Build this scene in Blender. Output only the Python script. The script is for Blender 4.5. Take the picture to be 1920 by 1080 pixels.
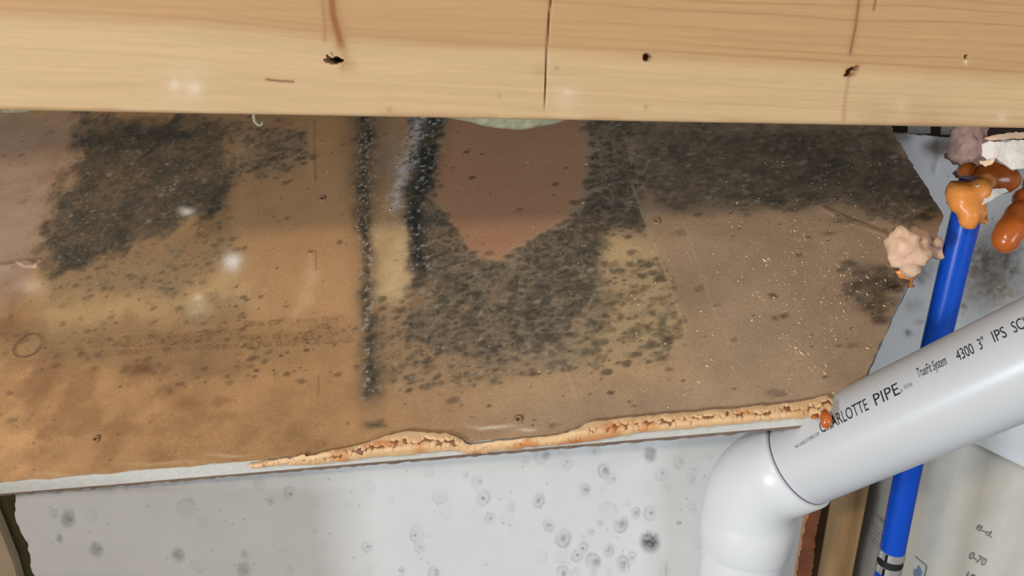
import bpy, bmesh, math, random
import numpy as np
from mathutils import Vector, Matrix, noise as mnoise

for o in list(bpy.data.objects): bpy.data.objects.remove(o)
scene = bpy.context.scene
COL = scene.collection
random.seed(7)

# ------------------------------------------------------------------ camera
F = 1400.0                      # focal length in pixels of the 1920 px wide frame
PITCH = math.radians(20)
C0 = np.array([0.0, 0.0, 1.0])  # eye point
cam_d = bpy.data.cameras.new('camera')
cam_d.sensor_width = 36.0
cam_d.lens = F / 1920 * 36
cam_d.clip_start = 0.02
cam = bpy.data.objects.new('camera', cam_d)
cam.location = C0
cam.rotation_euler = (math.pi / 2 - PITCH, 0, 0)
COL.objects.link(cam)
scene.camera = cam

# ------------------------------------------------------------------ light
def srgb(r, g, b):
    f = lambda c: (c / 255 / 12.92) if c <= 10 else ((c / 255 + .055) / 1.055) ** 2.4
    return (f(r), f(g), f(b))

world = bpy.data.worlds.new('room_light'); scene.world = world
world.use_nodes = True
bg = world.node_tree.nodes['Background']
bg.inputs[0].default_value = (1.0, 0.95, 0.87, 1)
bg.inputs[1].default_value = 0.45

def area(name, loc, target, size, power, color, size_y=None):
    d = bpy.data.lights.new(name, 'AREA')
    d.energy = power; d.color = color; d.size = size
    if size_y:
        d.shape = 'RECTANGLE'; d.size_y = size_y
    o = bpy.data.objects.new(name, d)
    o.location = Vector(C0) + Vector(loc)
    o.rotation_euler = (Vector(target) - Vector(loc)).to_track_quat('-Z', 'Y').to_euler()
    COL.objects.link(o)
    return o
area('work_lamp', (-2.5, -2.7, 1.9), (0, .75, -.2), .25, 106, (1.0, .82, .62))
area('room_window', (-2.16, -2.3, 2.15), (.1, .75, -.3), .4, 30, (.80, .91, 1.0))
area('low_window', (-4.1, -3.4, -.70), (.1, .75, -.45), .55, 275, (.84, .93, 1.0), .6)
area('side_window', (2.2, -3.0, .15), (.3, .75, -.3), 1.4, 70, (.86, .93, 1.0), 1.2)

vs = scene.view_settings
scene.display_settings.display_device = 'sRGB'
vs.view_transform = 'Standard'; vs.look = 'None'; vs.gamma = 1; vs.use_curve_mapping = False
vs.exposure = -0.66

# ------------------------------------------------------------------ geometry helpers
def ray(x, y):
    cx, cy = x - 960, 540 - y
    return np.array([cx, F * math.cos(PITCH) + cy * math.sin(PITCH),
                     -F * math.sin(PITCH) + cy * math.cos(PITCH)]) / F
def at(x, y, depth): return C0 + ray(x, y) * depth            # depth along the view axis
def at_y(x, y, Y):                                            # on the vertical plane Y
    r = ray(x, y); return C0 + r * (Y / r[1])
def on_plane(x, y, p0, n):
    r = ray(x, y); return C0 + r * (((p0 - C0) @ n) / (r @ n))
def proj(P):
    d = P - C0
    c, s = math.cos(PITCH), math.sin(PITCH)
    z = d[..., 1] * c - d[..., 2] * s
    yy = d[..., 1] * s + d[..., 2] * c
    return 960 + F * d[..., 0] / z, 540 - F * yy / z

def new_obj(name, me, mat, parent=None, smooth=True):
    o = bpy.data.objects.new(name, me); COL.objects.link(o)
    if mat is not None:
        me.materials.clear(); me.materials.append(mat)
    if smooth and len(me.polygons):
        me.polygons.foreach_set('use_smooth', np.ones(len(me.polygons), dtype=bool))
    if parent is not None: o.parent = parent
    return o
def tag(o, label=None, cat=None, group=None, kind=None):
    if label: o['label'] = label
    if cat: o['category'] = cat
    if group: o['group'] = group
    if kind: o['kind'] = kind
    return o
def thing(name, loc, label, cat, group=None):
    o = bpy.data.objects.new(name, None); COL.objects.link(o)
    o.empty_display_size = .02
    o.location = loc
    o['label'] = label; o['category'] = cat
    if group: o['group'] = group
    bpy.context.view_layer.update()
    return o
def adopt(root, *parts):                # parent, keep world place
    bpy.context.view_layer.update()
    for p in parts:
        p.parent = root
        p.matrix_parent_inverse = root.matrix_world.inverted()
def set_col(me, col, name='Col'):
    a = me.color_attributes.new(name, 'FLOAT_COLOR', 'POINT')
    c4 = np.ones((len(me.vertices), 4), dtype=np.float32); c4[:, :3] = col.reshape(-1, 3)
    a.data.foreach_set('color', c4.ravel())
def grid_mesh(name, P, col=None, extra_v=None, extra_f=None):
    n, m = P.shape[:2]
    idx = np.arange(n * m).reshape(n, m)
    q = np.stack([idx[:-1, :-1], idx[:-1, 1:], idx[1:, 1:], idx[1:, :-1]], -1).reshape(-1, 4)
    me = bpy.data.meshes.new(name)
    me.vertices.add(n * m); me.vertices.foreach_set('co', P.reshape(-1).astype(np.float32))
    me.loops.add(q.size); me.loops.foreach_set('vertex_index', q.ravel().astype(np.int32))
    me.polygons.add(len(q)); me.polygons.foreach_set('loop_start', (np.arange(len(q)) * 4).astype(np.int32))
    me.update(); me.validate()
    if col is not None: set_col(me, col)
    return me
def prism(name, pts, off, mat, parent=None, smooth=False):
    """closed polygon (list of 3-vectors) extruded by vector off"""
    n = len(pts); off = np.array(off, float)
    v = [tuple(p) for p in pts] + [tuple(np.array(p) + off) for p in pts]
    f = [tuple(range(n)), tuple(range(2 * n - 1, n - 1, -1))]
    f += [(i + n, (i + 1) % n + n, (i + 1) % n, i) for i in range(n)]
    me = bpy.data.meshes.new(name); me.from_pydata(v, [], f)
    bm = bmesh.new(); bm.from_mesh(me); bmesh.ops.recalc_face_normals(bm, faces=bm.faces); bm.to_mesh(me); bm.free()
    return new_obj(name, me, mat, parent, smooth)
def box(name, lo, hi, mat, parent=None, bevel=.0):
    bm = bmesh.new(); bmesh.ops.create_cube(bm, size=1)
    lo, hi = np.array(lo), np.array(hi)
    for v in bm.verts: v.co = Vector((lo + hi) / 2 + np.array(v.co) * (hi - lo))
    if bevel: bmesh.ops.bevel(bm, geom=bm.edges[:], offset=bevel, segments=2, affect='EDGES', profile=.5)
    me = bpy.data.meshes.new(name); bm.to_mesh(me); bm.free()
    return new_obj(name, me, mat, parent, False)
def sweep(name, path, radii, mat, parent=None, seg=64, cap=True, inner=None):
    """round tube along a list of points with a radius for each"""
    path = [Vector(p) for p in path]; bm = bmesh.new(); rings = []
    t0 = (path[1] - path[0]).normalized()
    ref = Vector((0, -1, 0.2)); ref = (ref - t0 * ref.dot(t0)).normalized()
    for i, p in enumerate(path):
        a = path[max(i - 1, 0)]; b = path[min(i + 1, len(path) - 1)]
        t = b - a
        t = t.normalized() if t.length > 1e-7 else t0
        t0 = t
        ref = (ref - t * ref.dot(t)).normalized(); bi = t.cross(ref)
        rings.append([bm.verts.new(p + (ref * math.cos(k * 2 * math.pi / seg) + bi * math.sin(k * 2 * math.pi / seg)) * radii[i]) for k in range(seg)])
    for A, B in zip(rings, rings[1:]):
        for k in range(seg):
            bm.faces.new((A[k], A[(k + 1) % seg], B[(k + 1) % seg], B[k]))
    if cap:
        bm.faces.new(rings[0][::-1]); bm.faces.new(rings[-1])
    bmesh.ops.recalc_face_normals(bm, faces=bm.faces)
    me = bpy.data.meshes.new(name); bm.to_mesh(me); bm.free()
    o = new_obj(name, me, mat, parent, True)
    me.set_sharp_from_angle(angle=math.radians(50))
    return o

# noise on arrays
_tab = np.random.RandomState(11).rand(256, 256).astype(np.float32)
def vnoise(x, y, seed=0):
    x = x + seed * 17.31; y = y + seed * 9.77
    xi = np.floor(x).astype(int); yi = np.floor(y).astype(int)
    fx = x - xi; fy = y - yi
    fx = fx * fx * (3 - 2 * fx); fy = fy * fy * (3 - 2 * fy)
    g = lambda i, j: _tab[i & 255, j & 255]
    return (g(xi, yi) * (1 - fx) + g(xi + 1, yi) * fx) * (1 - fy) + (g(xi, yi + 1) * (1 - fx) + g(xi + 1, yi + 1) * fx) * fy
def fbm(x, y, octv=4, seed=0):
    s = 0; a = 1; t = 0
    for k in range(octv):
        s = s + a * vnoise(x * 2 ** k, y * 2 ** k, seed + k * 3); t += a; a *= .55
    return s / t
def sstep(a, b, x):
    t = np.clip((x - a) / (b - a), 0, 1); return t * t * (3 - 2 * t)
def sdist(X, Y, poly):
    """signed distance to a polygon, positive inside"""
    d = np.full(X.shape, 1e9); ins = np.zeros(X.shape, bool); n = len(poly)
    for i in range(n):
        (x0, y0), (x1, y1) = poly[i], poly[(i + 1) % n]
        dx, dy = x1 - x0, y1 - y0
        t = np.clip(((X - x0) * dx + (Y - y0) * dy) / (dx * dx + dy * dy + 1e-9), 0, 1)
        d = np.minimum(d, (X - x0 - t * dx) ** 2 + (Y - y0 - t * dy) ** 2)
        if dy != 0:
            c = ((y0 > Y) != (y1 > Y)) & (X < dx * (Y - y0) / dy + x0); ins ^= c
    d = np.sqrt(d); return np.where(ins, d, -d)
def ldist(X, Y, line):
    d = np.full(X.shape, 1e9)
    for (x0, y0), (x1, y1) in zip(line, line[1:]):
        dx, dy = x1 - x0, y1 - y0
        t = np.clip(((X - x0) * dx + (Y - y0) * dy) / (dx * dx + dy * dy + 1e-9), 0, 1)
        d = np.minimum(d, (X - x0 - t * dx) ** 2 + (Y - y0 - t * dy) ** 2)
    return np.sqrt(d)
def mixc(col, c, m):
    c = np.array(c, np.float32); return col + (c - col) * np.clip(m, 0, 1)[..., None]

# ------------------------------------------------------------------ materials
def material(name, color=(.5, .5, .5), rough=.6, attr=False, var=0.0, vscale=60, bump=0.0, bscale=300, bdist=.001,
             spec=.5, metal=0, sss=0, coat=0, stretch=(1, 1, 1)):
    m = bpy.data.materials.new(name); m.use_nodes = True
    nt = m.node_tree; N = nt.nodes; L = nt.links; b = N['Principled BSDF']
    b.inputs['Roughness'].default_value = rough; b.inputs['Metallic'].default_value = metal
    b.inputs['Specular IOR Level'].default_value = spec
    if coat: b.inputs['Coat Weight'].default_value = coat; b.inputs['Coat Roughness'].default_value = .08
    if sss:
        b.inputs['Subsurface Weight'].default_value = sss; b.inputs['Subsurface Scale'].default_value = .01
    tc = N.new('ShaderNodeTexCoord'); mp = N.new('ShaderNodeMapping'); mp.inputs['Scale'].default_value = stretch
    L.new(tc.outputs['Object'], mp.inputs['Vector'])
    if attr:
        src = N.new('ShaderNodeVertexColor'); src.layer_name = 'Col'; out = src.outputs['Color']
    else:
        src = N.new('ShaderNodeRGB'); src.outputs[0].default_value = (*color, 1); out = src.outputs[0]
    if var:
        nz = N.new('ShaderNodeTexNoise'); nz.inputs['Scale'].default_value = vscale; nz.inputs['Detail'].default_value = 6
        L.new(mp.outputs[0], nz.inputs['Vector'])
        mr = N.new('ShaderNodeMapRange'); mr.inputs['From Min'].default_value = .25; mr.inputs['From Max'].default_value = .75
        mr.inputs['To Min'].default_value = 1 - var; mr.inputs['To Max'].default_value = 1 + var
        L.new(nz.outputs[0], mr.inputs['Value'])
        mx = N.new('ShaderNodeVectorMath'); mx.operation = 'SCALE'
        L.new(out, mx.inputs[0]); L.new(mr.outputs[0], mx.inputs['Scale']); out = mx.outputs[0]
    L.new(out, b.inputs['Base Color'])
    if bump:
        nb = N.new('ShaderNodeTexNoise'); nb.inputs['Scale'].default_value = bscale; nb.inputs['Detail'].default_value = 5
        L.new(mp.outputs[0], nb.inputs['Vector'])
        bp = N.new('ShaderNodeBump'); bp.inputs['Strength'].default_value = bump; bp.inputs['Distance'].default_value = bdist
        L.new(nb.outputs[0], bp.inputs['Height']); L.new(bp.outputs[0], b.inputs['Normal'])
    return m
def ink(name, color, cover, scale):
    """faded print: patchy coverage over the paper below"""
    m = material(name, color, .8)
    nt = m.node_tree; N = nt.nodes; L = nt.links; b = N['Principled BSDF']
    tc = N.new('ShaderNodeTexCoord'); nz = N.new('ShaderNodeTexNoise'); nz.inputs['Scale'].default_value = scale
    nz.inputs['Detail'].default_value = 4; L.new(tc.outputs['Object'], nz.inputs['Vector'])
    mr = N.new('ShaderNodeMapRange'); mr.inputs['From Min'].default_value = .38; mr.inputs['From Max'].default_value = .62
    mr.inputs['To Min'].default_value = cover[0]; mr.inputs['To Max'].default_value = cover[1]
    L.new(nz.outputs[0], mr.inputs['Value']); L.new(mr.outputs[0], b.inputs['Alpha'])
    return m
M = {}
M['wood'] = material('pine', attr=True, rough=.62, var=.05, vscale=30, stretch=(.25, 1, 6), bump=.12, bscale=120, spec=.3)
M['paper'] = material('stained_paper', attr=True, rough=.82, var=.14, vscale=420, bump=.35, bscale=500, bdist=.0012, spec=.25)
M['gyp'] = material('gypsum', srgb(205, 203, 196), .9, var=.07, vscale=90, bump=.5, bscale=250, bdist=.002)
M['backpaper'] = material('back_paper', srgb(120, 100, 86), .9, var=.25, vscale=60, bump=.4, bscale=200)
M['white'] = material('white_drywall', attr=True, rough=.62, var=.02, vscale=40, bump=.12, bscale=350, spec=.35)
M['foam'] = material('orange_foam', attr=True, rough=.55, var=.06, vscale=120, bump=.15, bscale=300)
M['foamgloss'] = material('glossy_orange_foam', srgb(238, 154, 78), .3, var=.12, vscale=45, bump=.12, bscale=90, sss=.2, spec=.5)
M['foamdark'] = material('amber_foam', srgb(196, 104, 44), .22, var=.15, vscale=40, sss=.2)
M['foampink'] = material('pale_pink_foam', srgb(242, 202, 172), .55, var=.10, vscale=60, bump=.3, bscale=160, sss=.2)
M['foamgrey'] = material('grimy_foam', srgb(192, 154, 140), .8, var=.3, vscale=90, bump=.6, bscale=160)
M['chalk'] = material('chalky_white', srgb(228, 222, 216), .85, var=.08, vscale=70, bump=.6, bscale=120, bdist=.003)
M['pvc'] = material('white_pvc', srgb(204, 206, 210), .32, var=.015, vscale=12, spec=.5)
M['pvclit'] = material('white_pvc_lit', srgb(222, 224, 227), .3, spec=.5)  # same plastic as the pipe, painted whiter for the strong light at the bend
M['ink'] = material('black_ink', srgb(34, 36, 42), .6)
M['inkgrey'] = material('grey_ink', srgb(120, 124, 130), .6)
M['purple'] = material('primer_line', srgb(92, 84, 104), .5)
M['pex'] = material('blue_pex', (.003, .072, .52), .3, var=.03, vscale=20, spec=.45)
M['steel'] = material('stainless', srgb(222, 220, 217), .38, metal=.75, var=.1, vscale=80)
M['black'] = material('black_gap', srgb(22, 22, 24), .7)
M['sack'] = material('sack_paper', srgb(212, 208, 199), .85, var=.05, vscale=25, bump=.3, bscale=60, bdist=.003)
M['stud'] = material('stud_wood', srgb(186, 152, 108), .75, var=.22, vscale=14, stretch=(6, 6, .4), bump=.2, bscale=80)
M['oldwood'] = material('dark_old_wood', srgb(104, 82, 64), .85, var=.2, vscale=18, stretch=(5, 5, .5))
M['olive'] = material('olive_wood', srgb(124, 108, 72), .85, var=.3, vscale=22, stretch=(3, 3, .7), bump=.3, bscale=90)
M['rust'] = material('torn_brown_paper', srgb(150, 92, 60), .9, var=.25, vscale=60, bump=.6, bscale=140, bdist=.002)
M['rustpale'] = material('torn_orange_edge', srgb(222, 170, 130), .9, var=.2, vscale=70, bump=.6, bscale=160, bdist=.002)
M['tan'] = material('tan_board', srgb(176, 156, 130), .85, var=.08, vscale=30)
M['dark'] = material('cavity_wood', srgb(70, 54, 44), .9, var=.2, vscale=12)
M['concrete'] = material('floor_concrete', srgb(128, 122, 114), .9, var=.15, vscale=8)
M['fiber'] = material('pale_insulation', srgb(184, 182, 150), .8, var=.15, vscale=80, bump=.5, bscale=200, bdist=.002, sss=.2)
M['crumb'] = material('sawdust', srgb(222, 200, 170), .8, var=.1, vscale=300)
M['sootink'] = ink('faded_brown_print', srgb(98, 66, 42), (.12, .62), 55)
M['sackink'] = ink('faded_grey_print', srgb(110, 108, 116), (.45, .9), 120)

# ------------------------------------------------------------------ setting: cavity, deck above, floor
o = box('floor', (-5, -4.5, -.05), (3, 1.4, 0), M['concrete']); tag(o, kind='structure')
o = box('ceiling', (-1.3, .60, C0[2] + .085), (1.3, 1.40, C0[2] + .11), M['dark']); tag(o, kind='structure')
o = box('wall_rear', (-1.6, 1.36, 0.0), (1.6, 1.40, C0[2] + .085), M['dark']); tag(o, kind='structure')

# ------------------------------------------------------------------ wood beam across the top
BY = .595
b0 = at_y(0, 207, BY); b1 = at_y(1920, 241, BY)
bx = (b1 - b0) / np.linalg.norm(b1 - b0); bz = np.array([0, 0, 1.0]); bz -= bx * (bz @ bx); bz /= np.linalg.norm(bz); by = np.cross(bz, bx)
by = by if by[1] > 0 else -by
bc = (b0 + b1) / 2; H = .140; RB = .003; TB = .038
cols = np.arange(-.60, .6001, .00105)
zf = np.concatenate([[H], np.linspace(H - .003, .095, 12), np.arange(.0935, RB, -.00105)])
prof = [(0.0, z) for z in zf] + [(RB - RB * math.cos(t), RB - RB * math.sin(t)) for t in np.linspace(0, math.pi / 2, 5)]
nfront = len(zf)
prof += [(TB - RB, 0), (TB, RB), (TB, H), (0, H)]
D = np.array([p[0] for p in prof]); Z = np.array([p[1] for p in prof])
A_, D_ = np.meshgrid(cols, D); _, Z_ = np.meshgrid(cols, Z)
P = bc + A_[..., None] * bx + D_[..., None] * by + Z_[..., None] * bz
PX, PY = proj(P)
front = (np.arange(len(prof)) < nfront + 3)[:, None] & np.ones_like(A_, bool)
# colour: pale sapwood below, orange heartwood above, grain lines running slightly downhill
gy = np.interp(PX, [-60, 0, 350, 650, 1000, 1300, 1600, 1980], [20, 28, 48, 80, 98, 116, 132, 150])
wob = (fbm(A_ * 9, Z_ * 30, 4, 5) - .5)
dz = (PY - gy) + wob * 16
pale = np.array(srgb(204, 172, 130)); heart = np.array(srgb(190, 151, 106)); band = np.array(srgb(178, 134, 92))
col = np.zeros(P.shape) + pale
col = mixc(col, heart, sstep(16, -26, dz))
col = mixc(col, band, .30 * np.exp(-((dz + 12) / 15) ** 2) * (0.5 + fbm(A_ * 6, Z_ * 10, 3, 2)))
gl = fbm(A_ * 5, (PY - gy) * .22 + wob * 3, 3, 9)
col = col * (1 + (gl - .5)[..., None] * .16)
right = sstep(900, 1500, PX)
lines = np.zeros_like(A_)
for yo, st, wv in [(-98, .5, 5), (-122, .45, 7), (-138, .4, 6), (-62, .28, 4), (-30, .35, 4), (-14, .45, 3), (-45, .2, 3), (40, .14, 2), (60, .16, 2), (75, .2, 2)]:
    yl = gy + yo + (vnoise(A_ * 14, A_ * 0, int(abs(yo))) - .5) * 2.4 * wv
    lines = np.maximum(lines, st * np.exp(-((PY - yl) / 2.0) ** 2) * (.35 + .65 * right))
fine = sstep(.55, .8, vnoise(A_ * 4, (PY - gy) * .75, 21)) * .08 * (.4 + .6 * right)
col = mixc(col, srgb(150, 104, 66), np.maximum(lines, fine))
# knot streaks
s1 = ldist(PX, PY, [(622, -10), (624, 25), (632, 55), (640, 84)])
col = mixc(col, srgb(150, 98, 56), .85 * np.exp(-(s1 / 6) ** 2) + .35 * np.exp(-(s1 / 16) ** 2))
s2 = ldist(PX, PY, [(640, 84), (648, 108), (642, 128)]); col = mixc(col, srgb(176, 130, 84), .5 * np.exp(-(s2 / 7) ** 2))
s3 = ldist(PX, PY, [(603, -10), (609, 40), (609, 75)]); col = mixc(col, srgb(160, 112, 68), .55 * np.exp(-(s3 / 4) ** 2))
s4 = ldist(PX, PY, [(1612, -10), (1604, 50), (1594, 100)]); col = mixc(col, srgb(128, 86, 54), .75 * np.exp(-(s4 / 2.0) ** 2) + .25 * np.exp(-(s4 / 8) ** 2))
s4 = ldist(PX, PY, [(1592, 140), (1584, 190), (1582, 225)]); col = mixc(col, srgb(150, 110, 70), .4 * np.exp(-(s4 / 4) ** 2))
s5 = ldist(PX, PY, [(500, 149), (525, 152), (550, 153)]); col = mixc(col, srgb(120, 66, 30), .95 * np.exp(-(s5 / 2.2) ** 2))
for cx, cy, r, a in [(328, 158, 9, .32), (366, 164, 12, .4), (345, 160, 40, .14), (1060, 188, 26, .16), (1065, 175, 8, .2), (1878, 222, 9, .3), (1690, 198, 10, .2)]:
    q = ((PX - cx) / r) ** 2 + ((PY - cy) / r) ** 2
    col = mixc(col, srgb(240, 224, 205), a * np.exp(-q) * (.5 + fbm(A_ * 120, Z_ * 120, 2, 3)))
for cx, cy, r, a in [(936, 180, 4, .4), (1044, 128, 5, .4), (730, 206, 6, .35), (1211, 200, 4, .5), (1010, 133, 12, .2), (655, 122, 14, .3), (1640, 230, 40, .2), (1740, 232, 50, .2)]:
    q = ((PX - cx) / r) ** 2 + ((PY - cy) / r) ** 2; col = mixc(col, srgb(140, 100, 62), a * np.exp(-q))
# nail holes, torn hole and the two splits: pushed into the wood
def hole(poly, depth, soft=2.0):
    global P
    m = sstep(-soft, soft * .4, sdist(PX, PY, poly)) * front
    P = P + (m * depth)[..., None] * by
    return m
hole([(607, 113), (613, 110), (613, 105), (618, 108), (625, 110), (632, 107), (638, 111), (643, 112), (641, 115), (632, 118), (624, 119), (616, 117)], .034, .8)
hole([(1585, 141), (1589, 133), (1597, 128), (1608, 125), (1606, 130), (1600, 133), (1600, 139), (1592, 142)], .015, 1.2)
m = hole([(1207, 108), (1209, 103), (1215, 103), (1218, 108), (1215, 113), (1209, 113)], .014, 1.5)
hole([(1808, 107), (1810, 104), (1813, 104), (1814, 107), (1811, 110)], .012, 1.2)
q = np.hypot(PX - 1213, PY - 108); col = mixc(col, srgb(120, 84, 60), .7 * np.exp(-((q - 7) / 2.2) ** 2)); col = mixc(col, srgb(244, 226, 205), .8 * np.exp(-((PX - 1213) / 4) ** 2 - ((PY - 114) / 2.2) ** 2))
col = mixc(col, srgb(240, 222, 196), .7 * np.exp(-((PX - 1811) / 3) ** 2 - ((PY - 115) / 5) ** 2))
q = np.abs(sdist(PX, PY, [(1583, 143), (1588, 130), (1610, 123), (1602, 141)])); col = mixc(col, srgb(140, 92, 70), .4 * np.exp(-(q / 4) ** 2))
crack = ldist(PX, PY, [(1034, -12), (1029, 40), (1026, 90), (1023, 150), (1022, 213)])
cw = np.interp(PY, [0, 90, 180, 215], [1.9, 1.6, 1.1, .7])
m = np.exp(-(crack / cw) ** 2) * front; P = P + (m * .0022)[..., None] * by; col = mixc(col, srgb(104, 62, 34), .85 * m)
crack = ldist(PX, PY, [(1645, -8), (1640, 19)]); m = np.exp(-(crack / 1.7) ** 2) * front
P = P + (m * .002)[..., None] * by; col = mixc(col, srgb(104, 62, 34), .85 * m)
# chipped lower arris
chip = (fbm(A_ * 30, A_ * 0 + 3, 3, 4) - .5) * .0022 * np.exp(-(Z_ / .004) ** 2) * front
P = P + chip[..., None] * bz
col = mixc(col, srgb(176, 132, 92), .45 * np.exp(-((Z_ - .002) / .0022) ** 2) * sstep(.4, .7, vnoise(A_ * 20, A_ * 0, 31)) * front)
me = grid_mesh('wood_beam', P, col)
beam = new_obj('wood_beam', me, M['wood'])
n, mcol = P.shape[:2]
bm = bmesh.new(); bm.from_mesh(me); bm.verts.ensure_lookup_table()
bm.faces.new([bm.verts[i * mcol] for i in range(n - 1)]); bm.faces.new([bm.verts[i * mcol + mcol - 1] for i in range(n - 2, -1, -1)])
bmesh.ops.recalc_face_normals(bm, faces=bm.faces)
bm.to_mesh(me); bm.free()
me.set_sharp_from_angle(angle=math.radians(60))
tag(beam, 'pale pine beam with nail holes and a thin split running across the top', 'beam')
spl = prism('splinter', [at_y(617, 98, BY - .001), at_y(619, 97, BY - .001), at_y(626, 108, BY + .001), at_y(623, 109, BY + .001)], (0, -.0008, 0), M['fiber'], beam)
spl['label'] = 'pale splinter standing out of the torn hole'

# ------------------------------------------------------------------ the mould-stained board
TH = math.radians(40)
BL = at(0, 905, .84); BR = at(1600, 765, .70)
e = (BR - BL) / np.linalg.norm(BR - BL)
u = np.array([0, math.cos(TH), math.sin(TH)]); u -= e * (u @ e); u /= np.linalg.norm(u)
nb = np.cross(e, u)                                     # faces the camera, upwards
bpt = lambda x, y: on_plane(x, y, BL, nb)
def bas(x, y):
    q = bpt(x, y) - BL; return q @ e, q @ u
redge = [bas(*q) for q in [(1603, 763), (1612, 735), (1640, 668), (1690, 556), (1716, 505), (1752, 450), (1770, 404), (1730, 340), (1700, 290), (1676, 250)]]
redge.append((redge[-1][0] + .005, redge[-1][1] + .06))
ra = np.array([q[0] for q in redge]); rs = np.array([q[1] for q in redge])
AMIN = -.30; AMAX = 1.05; SP = .00135
na = int((AMAX - AMIN) / SP); ns = 430
jj, ii = np.meshgrid(np.linspace(0, 1, na), np.linspace(0, 1, ns))
smaxL, smaxR = .68, rs[-1]
anom = AMIN + (AMAX - AMIN) * jj
S = ii * (smaxL + (smaxR - smaxL) * np.clip((anom - AMIN) / (AMAX - AMIN), 0, 1))
amax = np.interp(S, rs, ra) + (vnoise(S * 260, S * 0, 3) - .5) * .0022
A = AMIN + (amax - AMIN) * jj
edgew = (fbm(A * 40, A * 0 + 1, 3, 8) - .5) * .004 * np.exp(-(S / .004) ** 2)
P = BL + A[..., None] * e + (S + edgew)[..., None] * u
# slight sag and wrinkles of wet paper
relief = (fbm(A * 6, S * 6, 3, 1) - .5) * .004
P = P + relief[..., None] * nb
PX, PY = proj(P)
wx = (fbm(A * 40, S * 40, 4, 41) - .5); wy = (fbm(A * 40, S * 40, 4, 57) - .5)
WX = PX + wx * 46; WY = PY + wy * 40
big = fbm(A * 7, S * 7, 4, 14); mid = fbm(A * 38, S * 50, 4, 24); fin = fbm(A * 150, S * 190, 3, 34)
c_lo = np.array(srgb(166, 126, 86)); c_rt = np.array(srgb(147, 123, 99))
col = np.zeros(P.shape) + c_lo
col = mixc(col, c_rt, sstep(560, 1150, WX))
col = col * (1 + (big - .5)[..., None] * .55 + (mid - .5)[..., None] * .30)
blot = sstep(.52, .70, fbm(A * 16, S * 24, 4, 77)) * sstep(560, 640, PY) * sstep(760, 500, PX)
col = mixc(col, srgb(112, 78, 50), .42 * blot)
# clean, less stained patches
def patch(poly, c, a, soft=14, warp=1.0):
    global col
    m = sstep(-soft * 1.3, soft * 1.3, sdist(PX + wx * 60 * warp, PY + wy * 52 * warp, poly)) * a * np.clip(.45 + 1.2 * (mid - .1) * .9, 0, 1.15)
    col = mixc(col, srgb(*c), m); return m
patch([(-80, 215), (150, 225), (135, 330), (85, 430), (70, 500), (30, 560), (-80, 570)], (146, 124, 110), .72, 24, 1.1)
col = col * (1 + ((mid - .5) * .35 * sstep(170, 90, PX))[..., None])
patch([(430, 300), (650, 300), (668, 450), (676, 600), (560, 612), (470, 580), (440, 480)], (170, 131, 93), .8, 16, .5)
patch([(585, 470), (600, 520), (570, 590), (545, 600), (575, 520)], (192, 160, 122), .6, 9, .4)
patch([(80, 520), (250, 470), (420, 420), (470, 500), (480, 575), (330, 600), (180, 640), (60, 640)], (180, 150, 108), .6, 30)
patch([(695, 420), (770, 415), (775, 500), (755, 570), (700, 570)], (190, 164, 122), .85, 12, .6)
patch([(1120, 450), (1220, 440), (1260, 560), (1285, 650), (1140, 690), (1060, 700), (1120, 560)], (174, 146, 104), .85, 20)
patch([(700, 690), (1300, 670), (1310, 720), (1000, 760), (740, 745)], (172, 138, 100), .5, 20)
patch([(60, 610), (300, 590), (470, 600), (655, 600), (655, 665), (400, 690), (120, 690)], (134, 104, 70), .55, 26)
# mould: density field, then single spots
dens = np.zeros_like(A)
def mould(poly, d, soft=16, warp=1.0):
    global dens
    m = sstep(-soft, soft, sdist(PX + wx * 60 * warp, PY + wy * 50 * warp, poly)) * d
    dens = np.maximum(dens, m)
mould([(150, 235), (330, 225), (440, 245), (455, 320), (425, 395), (330, 430), (250, 470), (80, 522), (72, 470), (100, 385), (140, 320)], .86, 24, 1.2)
mould([(150, 215), (560, 225), (580, 290), (520, 340), (440, 330), (150, 300)], .62, 22)
mould([(90, 500), (420, 410), (455, 470), (330, 560), (100, 560)], .34, 24)
mould([(340, 560), (450, 540), (478, 580), (455, 600), (360, 606), (330, 590)], .3, 10)
mould([(0, 610), (200, 600), (470, 600), (640, 610), (650, 680), (300, 720), (0, 680)], .16, 26)
mould([(768, 215), (835, 215), (820, 300), (815, 345), (835, 405), (905, 492), (935, 488), (1000, 445), (1085, 398), (1105, 300), (1100, 215), (1190, 215),
       (1190, 350), (1215, 420), (1140, 450), (1110, 560), (1060, 640), (900, 680), (760, 640), (772, 520), (765, 420), (755, 330)], .86, 12, .7)
mould([(700, 570), (780, 520), (1110, 520), (1240, 470), (1285, 640), (1200, 680), (1040, 700), (800, 735), (715, 730), (695, 650)], .5, 20)
mould([(1190, 225), (1690, 240), (1775, 400), (1700, 440), (1540, 380), (1260, 400), (1180, 340)], .55, 24)
mould([(1590, 500), (1650, 490), (1700, 530), (1650, 610), (1580, 560)], .5, 20)
mould([(680, 790), (715, 790), (728, 805), (690, 806)], .5, 8, .3)
mould([(1238, 628), (1262, 630), (1268, 645), (1240, 646)], .8, 6, .3)
dens = dens * (.85 + .9 * (mid - .35)) * (.9 + .5 * (big - .4))
clean = sstep(-6, 10, sdist(PX + wx * 14, PY + wy * 14, [(812, 300), (820, 370), (850, 430), (900, 488), (935, 483), (1000, 440), (1080, 392), (1098, 320), (1096, 215), (838, 215), (830, 270)]))
dens = dens * (1 - clean)
col = mixc(col, srgb(156, 114, 87), .8 * clean)
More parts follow.
